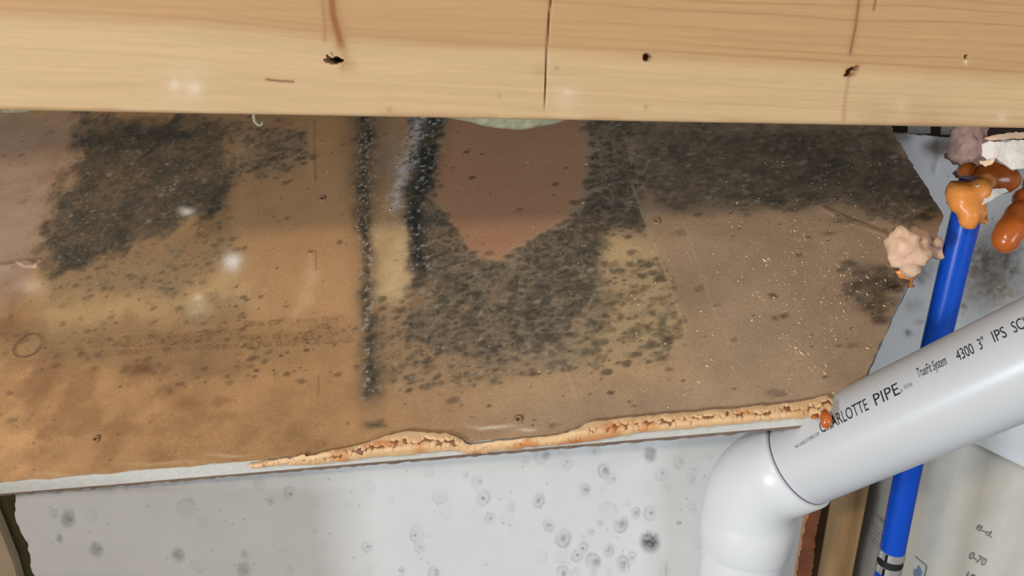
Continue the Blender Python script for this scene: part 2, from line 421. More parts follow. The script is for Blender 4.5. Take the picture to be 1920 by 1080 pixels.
col = mixc(col, srgb(92, 82, 68), np.clip(1.25 * np.clip(dens, 0, 1) ** 1.5 * (1 - .5 * sstep(1085, 1150, WX) * sstep(1330, 1290, PX) * sstep(420, 470, PY)), 0, .88))
mould_shade = np.maximum(sstep(470, 400, PX), sstep(1180, 1230, PX) * sstep(430, 380, PY))  # zones of denser mould, part of their darkening is painted beam shade
col = mixc(col, srgb(50, 45, 37), np.clip(dens * .85 * mould_shade, 0, .8))
# spots stamped one by one
rng = np.random.RandomState(5)
spot = np.zeros_like(A); pits = np.zeros_like(A); lite = np.zeros_like(A)
da = (ra.max() - AMIN) / na
def stamp(arr, i, j, r_, val, ecc=1.0, hard=.6):
    ds = S[1, j] - S[0, j]
    wi = int(r_ / ds * 1.6) + 2; wj = int(r_ * ecc / da * 1.6) + 2
    i0, i1, j0, j1 = max(i - wi, 0), min(i + wi + 1, ns), max(j - wj, 0), min(j + wj + 1, na)
    a0, s0 = A[i, j], S[i, j]
    q = np.sqrt(((A[i0:i1, j0:j1] - a0) / (r_ * ecc)) ** 2 + ((S[i0:i1, j0:j1] - s0) / r_) ** 2) + (fin[i0:i1, j0:j1] - .5) * 1.3
    v = val * sstep(1.25, hard, q)
    arr[i0:i1, j0:j1] = np.maximum(arr[i0:i1, j0:j1], v)
cand_i = rng.randint(0, ns, 26000); cand_j = rng.randint(0, na, 26000)
for i, j in zip(cand_i, cand_j):
    x, y = PX[i, j], PY[i, j]
    if x < -40 or x > 1800 or y < 205: continue
    d = dens[i, j]
    if rng.rand() < d * 1.1 + .012 and rng.rand() < .85:
        stamp(spot, i, j, (.0011 + .0036 * rng.rand() ** 2) * (1.25 if x > 1000 else 1), .45 + .5 * rng.rand(), 1.2 + .8 * rng.rand(), .35)
    elif d > .3 and rng.rand() < .16:
        stamp(lite, i, j, .001 + .002 * rng.rand(), .3 + .4 * rng.rand(), 1.6, .2)
col = mixc(col, srgb(48, 44, 37), spot * (.74 - .25 * mould_shade))
col = mixc(col, srgb(160, 150, 136), lite * .6)
rid = lambda f, sd: 1 - np.abs(2 * fbm(A * f, S * f * 1.35, 2, sd) - 1)
vein = sstep(.86, .98, rid(95, 61)) * .55 + sstep(.88, .98, rid(170, 71)) * .45
col = mixc(col, srgb(160, 144, 120), np.clip(vein * sstep(.12, .5, dens), 0, 1) * (.42 - .2 * mould_shade))
clump = sstep(.50, .72, fbm(A * 75, S * 105, 3, 83)) * sstep(.2, .6, dens)
col = mixc(col, srgb(58, 54, 46), clump * (.5 - .25 * mould_shade))
# sparse small dark pits
for k in range(260):
    i, j = rng.randint(0, ns), rng.randint(0, na)
    if dens[i, j] < .25: stamp(pits, i, j, .0008 + .0008 * rng.rand(), .8, 1.5, .4)
col = mixc(col, srgb(60, 42, 28), pits * .75)
# hand-placed marks
def mark(x, y, rx, ry, c, a, warp=.4):
    global col
    q = ((PX + wx * 30 * warp - x) / rx) ** 2 + ((PY + wy * 30 * warp - y) / ry) ** 2
    col = mixc(col, srgb(*c), a * np.exp(-q))
for mk in [(265, 692, 30, 16, (96, 62, 36), .75), (175, 694, 8, 5, (100, 66, 40), .6), (352, 757, 34, 20, (116, 82, 52), .6), (75, 740, 60, 30, (130, 92, 60), .35), (20, 620, 50, 28, (112, 78, 52), .6),
           (435, 490, 15, 17, (226, 222, 214), .85), (350, 397, 13, 7, (206, 196, 184), .75), (372, 575, 24, 20, (192, 166, 128), .7), (372, 557, 9, 6, (214, 192, 164), .7), (60, 540, 20, 14, (200, 176, 156), .5),
           (702, 800, 20, 7, (74, 66, 52), .85), (1252, 638, 14, 8, (60, 40, 36), .8), (1640, 528, 60, 26, (62, 48, 38), .75), (1676, 540, 22, 8, (24, 18, 14), .9), (1640, 578, 40, 16, (70, 54, 40), .6),
           (1660, 600, 26, 10, (70, 54, 42), .5), (1600, 650, 14, 6, (78, 62, 46), .5), (925, 800, 36, 3.5, (204, 190, 172), .75), (990, 808, 14, 3, (206, 192, 174), .7), (310, 868, 80, 3, (190, 164, 130), .4),
           (430, 855, 40, 2.5, (196, 172, 140), .5), (120, 890, 60, 3, (190, 166, 132), .35), (40, 497, 30, 5, (118, 88, 74), .5), (45, 375, 40, 4, (140, 112, 98), .4), (1455, 375, 14, 5, (50, 42, 36), .8),
           (1555, 436, 14, 5, (80, 62, 48), .6), (745, 340, 12, 60, (150, 136, 122), .5), (727, 300, 26, 60, (132, 112, 98), .5)]:
    mark(*mk)
# black vertical growth lines
lw = np.interp(PY, [215, 300, 420, 560, 730], [24, 20, 11, 12, 15])
sA = ldist(PX + wx * 26, PY, [(686, 210), (684, 300), (681, 400), (686, 520), (690, 620), (698, 735)])
brk = .66 + 1.1 * (fin - .42) + .5 * (mid - .5)
col = mixc(col, srgb(82, 74, 60), .55 * np.exp(-(sA / (lw * 2.0)) ** 2))
col = mixc(col, srgb(42, 45, 40), np.clip(1.1 * np.exp(-(sA / (lw * (.55 + 1.1 * mid))) ** 2) * (brk + .35 * (clump - .4)), 0, .88))
sB = ldist(PX + wx * 20, PY, [(812, 210), (800, 290), (786, 360), (780, 430), (786, 500)])
lw2 = np.interp(PY, [215, 320, 420, 520], [24, 26, 20, 14])
col = mixc(col, srgb(34, 36, 33), np.clip(1.0 * np.exp(-(sB / lw2) ** 2) * brk, 0, .92))
sW = ldist(PX + wx * 24, PY, [(784, 215), (770, 280), (752, 330), (738, 385)])
col = mixc(col, srgb(196, 192, 190), np.clip(.62 * np.exp(-(sW / 12) ** 2) * sstep(.25, .75, fin), 0, .7))
spk = sstep(.62, .80, fbm(A * 230, S * 230, 2, 3)) * (np.exp(-(sA / 16) ** 2) + .9 * np.exp(-(sB / 24) ** 2) + .9 * np.exp(-(sW / 26) ** 2))
col = mixc(col, srgb(190, 188, 184), .42 * spk)
# tape edge lines and scored joints
for ln, c, a, w in [([(1186, 350), (1216, 430), (1250, 520), (1285, 620)], (190, 166, 136), .36, 1.8), ([(1272, 395), (1300, 470), (1330, 560), (1368, 650)], (176, 152, 124), .22, 1.6),
                    ([(589, 225), (591, 340)], (78, 56, 46), .4, 2), ([(593, 470), (593, 505)], (100, 66, 40), .5, 1.6), ([(597, 705), (598, 742)], (100, 66, 40), .5, 1.5),
                    ([(1545, 392), (1600, 418), (1662, 440)], (72, 56, 46), .6, 2), ([(1545, 390), (1600, 415), (1660, 436)], (170, 146, 122), .45, 1.3), ([(1060, 690), (1080, 750)], (190, 162, 126), .3, 2)]:
    col = mixc(col, srgb(*c), a * np.exp(-(ldist(PX + wx * 5, PY, ln) / w) ** 2) * (.5 + mid))
col = mixc(col, srgb(156, 124, 94), .15 * sstep(-3, 3, sdist(PX, PY, [(1186, 350), (1275, 395), (1368, 650), (1285, 620)])))
# old flaked-up paper at the left
fl = ldist(PX, PY, [(-10, 500), (20, 497), (50, 490), (70, 497)])
P = P + (np.exp(-(fl / 5) ** 2) * .002)[..., None] * nb
col = mixc(col, srgb(206, 180, 160), .6 * np.exp(-(ldist(PX, PY, [(32, 492), (45, 500), (66, 501), (74, 490)]) / 2.2) ** 2))
fl = ldist(PX, PY, [(1545, 391), (1600, 416), (1662, 439)]); P = P + (np.exp(-(fl / 4) ** 2) * .0016)[..., None] * nb
col = np.clip(col * 1.2, .004, 1)
board = thing('drywall_board', tuple((BL + BR) / 2), 'large brown drywall board covered in dark mould patches, leaning back under the beam', 'drywall board')
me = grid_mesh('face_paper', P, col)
# screw holes: open the paper where a screw went in
HOLES = [(605, 372), (1231, 415), (972, 786), (180, 823)]
HP = [bpt(*h) + nb * .0005 for h in HOLES]
bm = bmesh.new(); bm.from_mesh(me)
kill = []
for hp in HP:
    hv = Vector(hp); kill += [f for f in bm.faces if (f.calc_center_median() - hv).length < .0019]
bmesh.ops.delete(bm, geom=list(set(kill)), context='FACES'); bm.to_mesh(me); bm.free()
face = new_obj('face_paper', me, M['paper'])
out = [(AMIN, 0)] + list(zip(ra, rs))
out = [(a - .0006 if k else a, s) for k, (a, s) in enumerate(out)] + [(AMIN, smaxL)]
def dense(o):                       # extra points along the cut edge so that it can be ragged
    r = []
    for k in range(len(o)):
        (a0, s0), (a1, s1) = o[k], o[(k + 1) % len(o)]
        n_ = max(1, int(math.hypot(a1 - a0, s1 - s0) / .006))
        r += [(a0 + (a1 - a0) * t / n_, s0 + (s1 - s0) * t / n_) for t in range(n_)]
    return r
dn = dense(out)
rr = random.Random(3)
DV = np.array([0, .0035, -.0185])
top = [BL + a * e + s * u + nb * ((float(fbm(np.array(a * 6), np.array(s * 6), 3, 1)) - .5) * .004 - .0026) for a, s in dn]
core = prism('gypsum_core', top, DV * .86, M['gyp'])
low = [np.array(p) + DV * .862 + u * (rr.random() - .5) * .0018 for p in top]
backp = prism('back_paper', low, DV * .2, M['backpaper'])
adopt(board, face, core, backp)
core['label'] = 'white gypsum core showing along the cut edge'
def screw_hole(c, n_):
    n_ = Vector(n_).normalized(); t = n_.orthogonal().normalized(); b = n_.cross(t); bm = bmesh.new(); rings = []
    for r_, h in [(.0048, -.0004), (.0034, .0012), (.0026, .0014), (.0019, .0002), (.0016, -.006), (.0004, -.0075)]:
        rings.append([bm.verts.new(Vector(c) + (t * math.cos(k * math.pi / 8) + b * math.sin(k * math.pi / 8)) * r_ * (1 + .1 * math.sin(3 * k)) + n_ * h) for k in range(16)])
    for X, Y in zip(rings, rings[1:]):
        for k in range(16): bm.faces.new((X[k], X[(k + 1) % 16], Y[(k + 1) % 16], Y[k]))
    bm.faces.new(rings[-1]); bmesh.ops.recalc_face_normals(bm, faces=bm.faces)
    me = bpy.data.meshes.new('screw_hole'); bm.to_mesh(me); bm.free(); return me
M['rim'] = material('paper_rim', srgb(150, 118, 90), .85, var=.15, vscale=300)
for hp in HP: adopt(face, new_obj('screw_hole', screw_hole(hp, nb), M['rim']))

# ------------------------------------------------------------------ text helper
def text_mesh(body, bold=0.0, shear=0.0):
    cu = bpy.data.curves.new('lettering', 'FONT'); cu.body = body; cu.size = 1; cu.resolution_u = 3
    cu.offset = bold; cu.shear = shear
    ob = bpy.data.objects.new('lettering', cu); COL.objects.link(ob)
    dg = bpy.context.evaluated_depsgraph_get(); me = bpy.data.meshes.new_from_object(ob.evaluated_get(dg))
    bpy.data.objects.remove(ob); bpy.data.curves.remove(cu)
    co = np.zeros(len(me.vertices) * 3, np.float32); me.vertices.foreach_get('co', co); co = co.reshape(-1, 3)
    return me, co
def put(me, co, P_, name, mat):
    me.vertices.foreach_set('co', P_.astype(np.float32).ravel()); me.update(); me.name = name
    return new_obj(name, me, mat, None, False)
def flat_text(body, p0, p1, upv, h, n_, lift, mat, name='printed_text', **k):
    me, co = text_mesh(body, **k)
    w = co[:, 0].max()
    P_ = p0 + (co[:, :1] / w) * (p1 - p0) + co[:, 1:2] / .7 * h * upv + n_ * lift
    return put(me, co, P_, name, mat)
for body, a0, a1, h in [('5/8 in. OR 15.9 mm THIC', (455, 615), (642, 604), .0075), ('SURFACE BURNING CHARACTERISTICS', (165, 646), (450, 628), .0075), ('CATEG', (578, 621), (634, 618), .0075),
                        ('UL WARNING CLASSIFICATION FLAME SPREAD 15 SMOKE DEVELO', (140, 658), (664, 630), .0075), ('IN ACCORDANCE WITH ASTM E84 AS TO SURFACE CLASS', (145, 672), (664, 643), .0075)]:
    adopt(face, flat_text(body, bpt(*a0), bpt(*a1), u, h, nb, .0021, M['sootink']))
ringv = []; cc = bpt(54, 649)
for r0 in (1.0, .88):
    ringv += [tuple(cc + (e * math.cos(t) * .0205 + u * math.sin(t) * .017) * r0 + nb * .0021) for t in np.linspace(0, 2 * math.pi, 40, endpoint=False)]
me = bpy.data.meshes.new('stamp_oval'); me.from_pydata(ringv, [], [(k, (k + 1) % 40, 40 + (k + 1) % 40, 40 + k) for k in range(40)])
M['ovalink'] = ink('faded_oval_print', srgb(92, 66, 44), (.25, .6), 90)
adopt(face, new_obj('printed_oval', me, M['ovalink'], None, False))

# ------------------------------------------------------------------ foam bead along the cut edge
up_ = [(470, 872), (520, 864), (570, 856), (620, 848), (660, 841), (690, 833), (712, 824), (740, 816), (770, 811), (800, 812), (835, 815), (858, 821), (872, 831), (884, 836), (920, 830), (1000, 822), (1050, 816),
       (1085, 808), (1097, 798), (1112, 793), (1160, 788), (1200, 784), (1280, 776), (1360, 770), (1440, 763), (1500, 756), (1530, 749), (1548, 745), (1560, 752), (1568, 760), (1590, 757), (1602, 760)]
lo_ = [(470, 876), (600, 862), (700, 850), (760, 846), (800, 843), (850, 836), (872, 842), (905, 842), (960, 834), (1040, 826), (1085, 822), (1150, 813), (1200, 803), (1300, 795), (1400, 785), (1500, 776), (1550, 772), (1602, 768)]
xs = np.arange(470, 1602, .8)
yu = np.interp(xs, *zip(*up_)) + (vnoise(xs * .09, xs * 0, 2) - .5) * 4; yl = np.interp(xs, *zip(*lo_)) + (vnoise(xs * .11, xs * 0, 6) - .5) * 4
yl = np.maximum(yl + 3, yu + 4); yl = yu + (yl - yu) * (.12 + .88 * sstep(470, 600, xs))
nk = 30; T = np.linspace(0, 1, nk)
XX = np.repeat(xs[None], nk, 0); YY = yu[None] + (yl - yu)[None] * T[:, None]
PP = np.zeros(XX.shape + (3,))
R_ = np.stack([(XX - 960), F * math.cos(PITCH) + (540 - YY) * math.sin(PITCH), -F * math.sin(PITCH) + (540 - YY) * math.cos(PITCH)], -1) / F
PP = C0 + R_ * (((BL - C0) @ nb) / (R_ @ nb))[..., None]
S_ = (PP - BL) @ u
nf = np.cross(e, DV); nf /= np.linalg.norm(nf); nf = -nf if nf[1] > 0 else nf       # outward normal of the cut face
PC = C0 + R_ * (((BL - C0) @ nf) / (R_ @ nf))[..., None]
PP = np.where((S_ < 0)[..., None], PC, PP)            # below the arris the bead hangs down the cut face
thick = .0032 * np.sin(np.pi * np.clip(T, .02, .98))[:, None] ** .5 * (.7 + .6 * vnoise(XX * .03, YY * .05, 4)) * (.25 + .75 * sstep(470, 640, XX))
cell = np.zeros_like(XX); rng2 = np.random.RandomState(9)
dcell = np.interp(xs, [470, 520, 600, 690, 860, 880, 1060, 1110, 1340, 1450, 1570, 1602], [0, .5, 1, 1.2, 1.1, .15, .2, .6, .9, 1, 1, .6])
for k in range(760):
    j = rng2.randint(len(xs)); hgt = yl[j] - yu[j]
    if rng2.rand() > dcell[j] * .62: continue
    ty = yu[j] + hgt * (.30 + .34 * rng2.rand()); rx = (2.2 + 4.4 * rng2.rand() ** 1.6) * min(1, hgt / 30 + .25); ry = rx * (.5 + .4 * rng2.rand())
    ang = rng2.randn() * .5 - .15
    j0, j1 = max(0, j - 12), j + 13
    ddx = XX[:, j0:j1] - xs[j]; ddy = YY[:, j0:j1] - ty
    q = ((ddx * math.cos(ang) + ddy * math.sin(ang)) / rx) ** 2 + ((-ddx * math.sin(ang) + ddy * math.cos(ang)) / ry) ** 2
    cell[:, j0:j1] = np.maximum(cell[:, j0:j1], sstep(1.3, .6, q))
hump = thick - cell * .0013
PP = PP + (hump - .0004)[..., None] * (nb * .55 + nf * .55)
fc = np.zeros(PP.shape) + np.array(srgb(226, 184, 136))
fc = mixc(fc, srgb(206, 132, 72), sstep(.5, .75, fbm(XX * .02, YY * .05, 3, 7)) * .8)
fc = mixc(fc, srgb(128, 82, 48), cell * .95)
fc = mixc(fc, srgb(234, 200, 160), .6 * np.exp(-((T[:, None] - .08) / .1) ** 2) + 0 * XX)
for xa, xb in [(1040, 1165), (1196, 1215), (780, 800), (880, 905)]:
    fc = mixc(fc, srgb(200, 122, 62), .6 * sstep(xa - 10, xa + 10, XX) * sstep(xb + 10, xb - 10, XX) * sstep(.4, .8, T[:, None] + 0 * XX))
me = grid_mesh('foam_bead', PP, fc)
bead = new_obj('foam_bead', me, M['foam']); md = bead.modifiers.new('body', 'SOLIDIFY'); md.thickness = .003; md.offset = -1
bead['label'] = 'sliced orange foam bead with open bubbles along the cut edge'
adopt(board, bead)

# ------------------------------------------------------------------ blobs of foam
def blob(name, els, mat, rough=.0012, freq=60, res=.0016, ridge=0.0, smooth=True):
    """els: (px, py, depth, radius in px) fused into one lump"""
    mb = bpy.data.metaballs.new('lump_' + name); mb.resolution = res; mb.render_resolution = res
    ob = bpy.data.objects.new('lump_' + name, mb); COL.objects.link(ob)
    for x, y, d, r in els:
        el = mb.elements.new(); el.co = at(x, y, d); el.radius = r * d / F / .575
    dg = bpy.context.evaluated_depsgraph_get(); dg.update()
    me = bpy.data.meshes.new_from_object(ob.evaluated_get(dg))
    bpy.data.objects.remove(ob); bpy.data.metaballs.remove(mb)
    me.name = name
    for v in me.vertices:
        n_ = v.normal; p = v.co * freq
        k = mnoise.fractal(p, .8, 2.0, 4) * rough
        if ridge: k += (abs(mnoise.noise(p * .45 + Vector((3, 1, 7)))) - .25) * ridge + (abs(mnoise.noise(p * .9)) - .25) * ridge * .5
        v.co = v.co + n_ * k
    return new_obj(name, me, mat, None, smooth)

# drips under the board corner belong to the board
d1 = blob('foam_drip', [(1549, 784, .682, 10), (1549, 794, .681, 11), (1548, 775, .685, 9)], M['foamdark'], .0004)
d2 = blob('foam_drip', [(1526, 784, .688, 6), (1530, 779, .69, 6)], M['foamdark'], .0003)
adopt(board, d1, d2); d1['label'] = 'orange foam drip'; d2['label'] = 'small orange foam drip'

o = blob('spray_foam', [(1802, 372, .745, 24), (1815, 398, .742, 20), (1818, 415, .742, 16), (1835, 362, .745, 24), (1838, 400, .742, 12), (1846, 415, .744, 8), (1795, 355, .75, 16), (1850, 340, .75, 18)], M['foamgloss'], .0026, 60, .0016, .004)
tag(o, 'glossy orange foam lump wrapped round the blue pipe', 'foam')
o = blob('spray_foam', [(1836, 330, .80, 20), (1862, 335, .80, 26), (1888, 338, .80, 24), (1815, 320, .82, 16), (1870, 318, .80, 20)], M['foamdark'], .0012, 40)
tag(o, 'dark amber foam below the white torn chunk', 'foam')
o = blob('spray_foam', [(1925, 375, .80, 24), (1910, 400, .79, 22), (1898, 425, .785, 24), (1888, 445, .785, 24), (1884, 455, .785, 18), (1945, 345, .81, 24)], M['foamdark'], .0008, 30)
tag(o, 'smooth amber foam drip hanging at the right edge', 'foam')
o = thing('spray_foam', tuple(at(1700, 470, .80)), 'pale pink folded foam ball on the board corner', 'foam')
a = blob('foam_body', [(1700, 455, .745, 30), (1712, 478, .745, 28), (1690, 475, .745, 22), (1682, 452, .75, 20), (1722, 448, .75, 22), (1700, 495, .748, 18), (1745, 452, .78, 17), (1755, 470, .79, 15), (1740, 440, .78, 14)], M['foampink'], .0022, 130, .0014, .011)
b = blob('foam_tail', [(1688, 512, .755, 11), (1698, 522, .757, 12), (1704, 536, .76, 8), (1708, 520, .76, 9)], M['foamgloss'], .0016, 160, .0014, .006)
b['label'] = 'orange tail of the foam ball'
adopt(o, a, b)
o = blob('spray_foam', [(1808, 258, .86, 24), (1800, 285, .86, 20), (1822, 300, .86, 20), (1830, 272, .86, 22), (1815, 318, .85, 15), (1788, 285, .87, 10), (1812, 240, .86, 22), (1832, 240, .87, 20), (1822, 280, .92, 22), (1826, 285, .96, 20)], M['foamgrey'], .004, 130, .0016, .010)
tag(o, 'grimy pinkish foam plug at the top of the blue pipe', 'foam')

# torn white chunk
def rag(poly, amp, step, seed):
    r = []; rg = random.Random(seed)
    for k in range(len(poly)):
        (x0, y0), (x1, y1) = poly[k], poly[(k + 1) % len(poly)]
        n_ = max(1, int(math.hypot(x1 - x0, y1 - y0) / step))
        for t in range(n_): r.append((x0 + (x1 - x0) * t / n_ + rg.uniform(-amp, amp), y0 + (y1 - y0) * t / n_ + rg.uniform(-amp, amp)))
    return r
chunk = thing('drywall_chunk', tuple(at(1880, 300, .61)), 'torn white drywall chunk with cracks, right below the beam', 'drywall chunk')
def slab(name, poly, depth, off, mat, seed, amp=1.6, step=6, lump=.0):
    q = rag(poly, amp, step, seed)
    ob = prism(name, [at(x, y, depth) for x, y in q], off, mat)
    me = ob.data; bm = bmesh.new(); bm.from_mesh(me)
    bmesh.ops.triangulate(bm, faces=bm.faces[:]); bmesh.ops.subdivide_edges(bm, edges=[ed for ed in bm.edges if ed.calc_length() > .006], cuts=2, use_grid_fill=True)
    bmesh.ops.triangulate(bm, faces=bm.faces[:])
    if lump:
        for v in bm.verts: v.co += Vector(mnoise.noise_vector(v.co * 70)) * lump
    bm.to_mesh(me); bm.free(); return ob
c1 = slab('gypsum_lump', [(1841, 272), (1856, 263), (1880, 266), (1940, 262), (1960, 300), (1925, 314), (1900, 320), (1884, 308), (1868, 300), (1852, 302), (1842, 290)], .612, ray(1880, 290) * .022, M['chalk'], 4, 1.6, 6, .0022)
c2 = slab('paper_flap', [(1846, 258), (1870, 252), (1900, 250), (1960, 246), (1960, 258), (1900, 261), (1850, 262)], .610, ray(1880, 255) * .02, M['foampink'], 8, 1.2, 6, .001)
c3 = slab('paper_flap', [(1838, 300), (1852, 302), (1868, 298), (1860, 308), (1848, 312), (1838, 306)], .609, ray(1850, 305) * .006, M['foampink'], 9, 1, 4, .001)
adopt(chunk, c1, c2, c3)
o = slab('paper_scrap', [(1828, 345), (1846, 346), (1852, 356), (1884, 352), (1890, 358), (1862, 372), (1840, 386), (1848, 366), (1836, 352)], .735, ray(1850, 365) * .004, M['chalk'], 13, 1.2, 5, .001)
tag(o, 'cream torn paper scrap lying on the orange foam', 'paper scrap')

# ------------------------------------------------------------------ white wall panel below the board
WY_ = .740
u_at = lambda X: BL + e * ((X - BL[0]) / e[0])
xs_w = np.arange(-.587, .3455, .0014)
ztop = np.array([(lambda q: q[2] + (WY_ - q[1]) / u[1] * u[2])(u_at(x)) for x in xs_w]) - .026
zs = np.linspace(0, 1, 220); zbot = C0[2] - 1.0
tt = np.concatenate([np.linspace(0, .45, 190), np.linspace(.46, 1, 30)])
Xw = np.repeat(xs_w[None], 220, 0); Zw = ztop[None] + (zbot - ztop)[None] * tt[:, None]
# left end of the sheet is broken off unevenly
ragl = (fbm(Zw * 30, Zw * 0 + 2, 3, 3) - .5) * .018 * np.exp(-((Xw + .587) / .012) ** 2)
left_edge = np.interp(Zw, [C0[2] - .75, C0[2] - .55], [.0, .0])
P = np.stack([Xw + ragl, np.full_like(Xw, WY_) + (fbm(Xw * 5, Zw * 5, 3, 8) - .5) * .003, Zw], -1)
PX, PY = proj(P)
nz1 = fbm(Xw * 10, Zw * 10, 4, 4); nz2 = fbm(Xw * 60, Zw * 60, 4, 6); nz3 = fbm(Xw * 260, Zw * 260, 3, 16)
col = np.zeros(P.shape) + np.array(srgb(214, 214, 214))
col = col * (1 + (nz1 - .5)[..., None] * .10 + (nz2 - .5)[..., None] * .04)
wx = (nz2 - .5); dark = np.zeros_like(Xw)
# (x, y, radius, strength, core) rings of mould as seen on the panel
RINGS = [(1220, 852, 17, .9, 2), (1210, 838, 22, .3, 0), (1018, 855, 19, .55, 1), (1056, 838, 15, .4, 3), (1062, 866, 14, .35, 3), (980, 866, 13, .25, 1), (1114, 846, 15, .35, 1), (1135, 884, 15, .75, 1), (1148, 898, 12, .4, 1),
         (1241, 887, 15, .4, 3), (1247, 912, 14, .2, 3), (1275, 868, 14, .3, 1), (895, 904, 13, .4, 1), (905, 934, 16, .6, 3), (872, 893, 8, .3, 1), (825, 928, 18, .35, 0), (838, 958, 16, .2, 0), (802, 882, 13, .3, 0),
         (690, 912, 14, .25, 0), (736, 941, 7, .35, 0), (648, 947, 8, .25, 0), (919, 972, 12, .5, 3), (956, 952, 12, .3, 1), (950, 970, 14, .2, 0), (968, 990, 12, .2, 0), (1009, 938, 15, .75, 1), (1094, 918, 13, .7, 1),
         (1030, 985, 12, .6, 1), (1055, 1008, 19, .85, 1), (1140, 960, 20, .3, 0), (1163, 983, 16, .85, 1), (1190, 963, 12, .75, 1), (1220, 962, 15, .55, 3), (1126, 981, 9, .5, 3), (1108, 997, 8, .45, 1), (1095, 1008, 7, .35, 0),
         (1219, 1016, 24, 1.15, 2), (1141, 1031, 13, .7, 1), (1092, 1028, 11, .65, 3), (1082, 1041, 13, .65, 3), (1111, 1054, 17, .7, 1), (1053, 1042, 15, .3, 0), (1016, 1046, 14, .25, 0), (1168, 1058, 16, .8, 1), (1186, 1046, 12, .55, 1),
         (1056, 1075, 15, .6, 3), (1082, 1076, 12, .4, 3), (1114, 1082, 14, .4, 0), (1142, 1074, 11, .35, 0), (1248, 1068, 15, .3, 3), (1271, 981, 5, .7, 2), (1175, 942, 6, .35, 0), (1126, 918, 5, .2, 0), (1186, 840, 12, .25, 1),
         (689, 1025, 12, .5, 3), (777, 1004, 10, .7, 3), (784, 1000, 18, .4, 0), (787, 1025, 12, .5, 1), (752, 1070, 9, .6, 3), (815, 1075, 16, .6, 1), (688, 1070, 10, .25, 0),
         (127, 972, 20, .75, 2), (101, 966, 10, .5, 3), (168, 966, 14, .3, 0), (113, 1010, 10, .6, 2), (182, 1030, 17, .6, 2), (335, 1040, 18, .55, 2), (350, 955, 20, .45, 0), (380, 975, 13, .25, 0), (489, 910, 13, .45, 0),
         (510, 940, 9, .6, 1), (544, 926, 15, .55, 3), (590, 938, 14, .2, 0), (588, 995, 8, .3, 1), (460, 1038, 9, .55, 1), (457, 1068, 18, .5, 2), (530, 1018, 18, .22, 0), (545, 1068, 10, .3, 1), (375, 1060, 14, .25, 0), (610, 1020, 12, .15, 0),
         (1300, 880, 14, .25, 3), (1295, 900, 11, .35, 1), (1330, 860, 9, .2, 1), (1310, 1010, 12, .2, 0), (1300, 955, 11, .3, 3)]
rg = random.Random(21)
for x, y, r, s, c in RINGS:
    m_ = (np.abs(PX - x) < r * 2.5) & (np.abs(PY - y) < r * 2.5)
    ox = x + 0; th = rg.random() * 6.28
    q = np.hypot((PX[m_] - ox) * 1.08 + wx[m_] * 9, (PY[m_] - y) * .94 + (nz3[m_] - .5) * 5)
    tex = .55 + .9 * (nz3[m_] - .25)
    ang = np.arctan2(PY[m_] - y, PX[m_] - x)
    ringp = .40 * s * np.exp(-((q - r * .86) / (r * .13)) ** 2) * (.55 + .6 * np.cos(ang - th)) * (1 if c != 2 else .2)
    disc = .24 * s * sstep(r, r * .55, q)
    v = ringp + disc * tex
    if c == 1: v += .55 * s * sstep(.52 * r, .2 * r, np.hypot(PX[m_] - x - 2 + wx[m_] * 20, PY[m_] - y + (nz3[m_] - .5) * 12)) * tex
    if c == 3: v += .8 * s * sstep(.30 * r, .1 * r, np.hypot(PX[m_] - x - 1, PY[m_] - y))
    if c == 2: v += .55 * s * sstep(r * 1.0, r * .2, q) * tex * 1.2
    dark[m_] = np.maximum(dark[m_], v)
col = mixc(col, srgb(70, 72, 78), dark)
for k in range(60):
    x, y = rg.uniform(40, 1330), rg.uniform(870, 1080); q = np.hypot(PX - x, PY - y); col = mixc(col, srgb(90, 90, 92), .6 * np.exp(-(q / 1.5) ** 2))
me = grid_mesh('wall_back', P, col)
wall = new_obj('wall_back', me, M['white']); md = wall.modifiers.new('body', 'SOLIDIFY'); md.thickness = .0127; md.offset = 1
tag(wall, kind='structure')
# face has to look towards the camera
bm = bmesh.new(); bm.from_mesh(me); bm.faces.ensure_lookup_table()
if bm.faces[1000].normal.y > 0: bmesh.ops.reverse_faces(bm, faces=bm.faces[:])
bm.to_mesh(me); bm.free(); md.offset = -1
# torn paper along the right end of the wall sheet
def strip(name, L_, R_, Y, th, mat, seed, amp):
    q = rag(L_ + R_, amp, 5, seed)
    return prism(name, [at_y(x, y, Y) for x, y in q], (0, th, 0), mat)
t1 = strip('torn_paper', [(1526, 930), (1516, 960), (1502, 1010), (1498, 1050), (1488, 1100)], [(1520, 1100), (1524, 1060), (1530, 1000), (1540, 960), (1545, 925)], .752, .01, M['rust'], 3, 1.8)
t2 = strip('torn_paper', [(1512, 935), (1500, 965), (1492, 1010), (1486, 1050), (1476, 1100)], [(1492, 1100), (1498, 1050), (1505, 1010), (1510, 985), (1522, 940)], .742, .009, M['rustpale'], 5, 1.6)
for t in (t1, t2): t.parent = wall
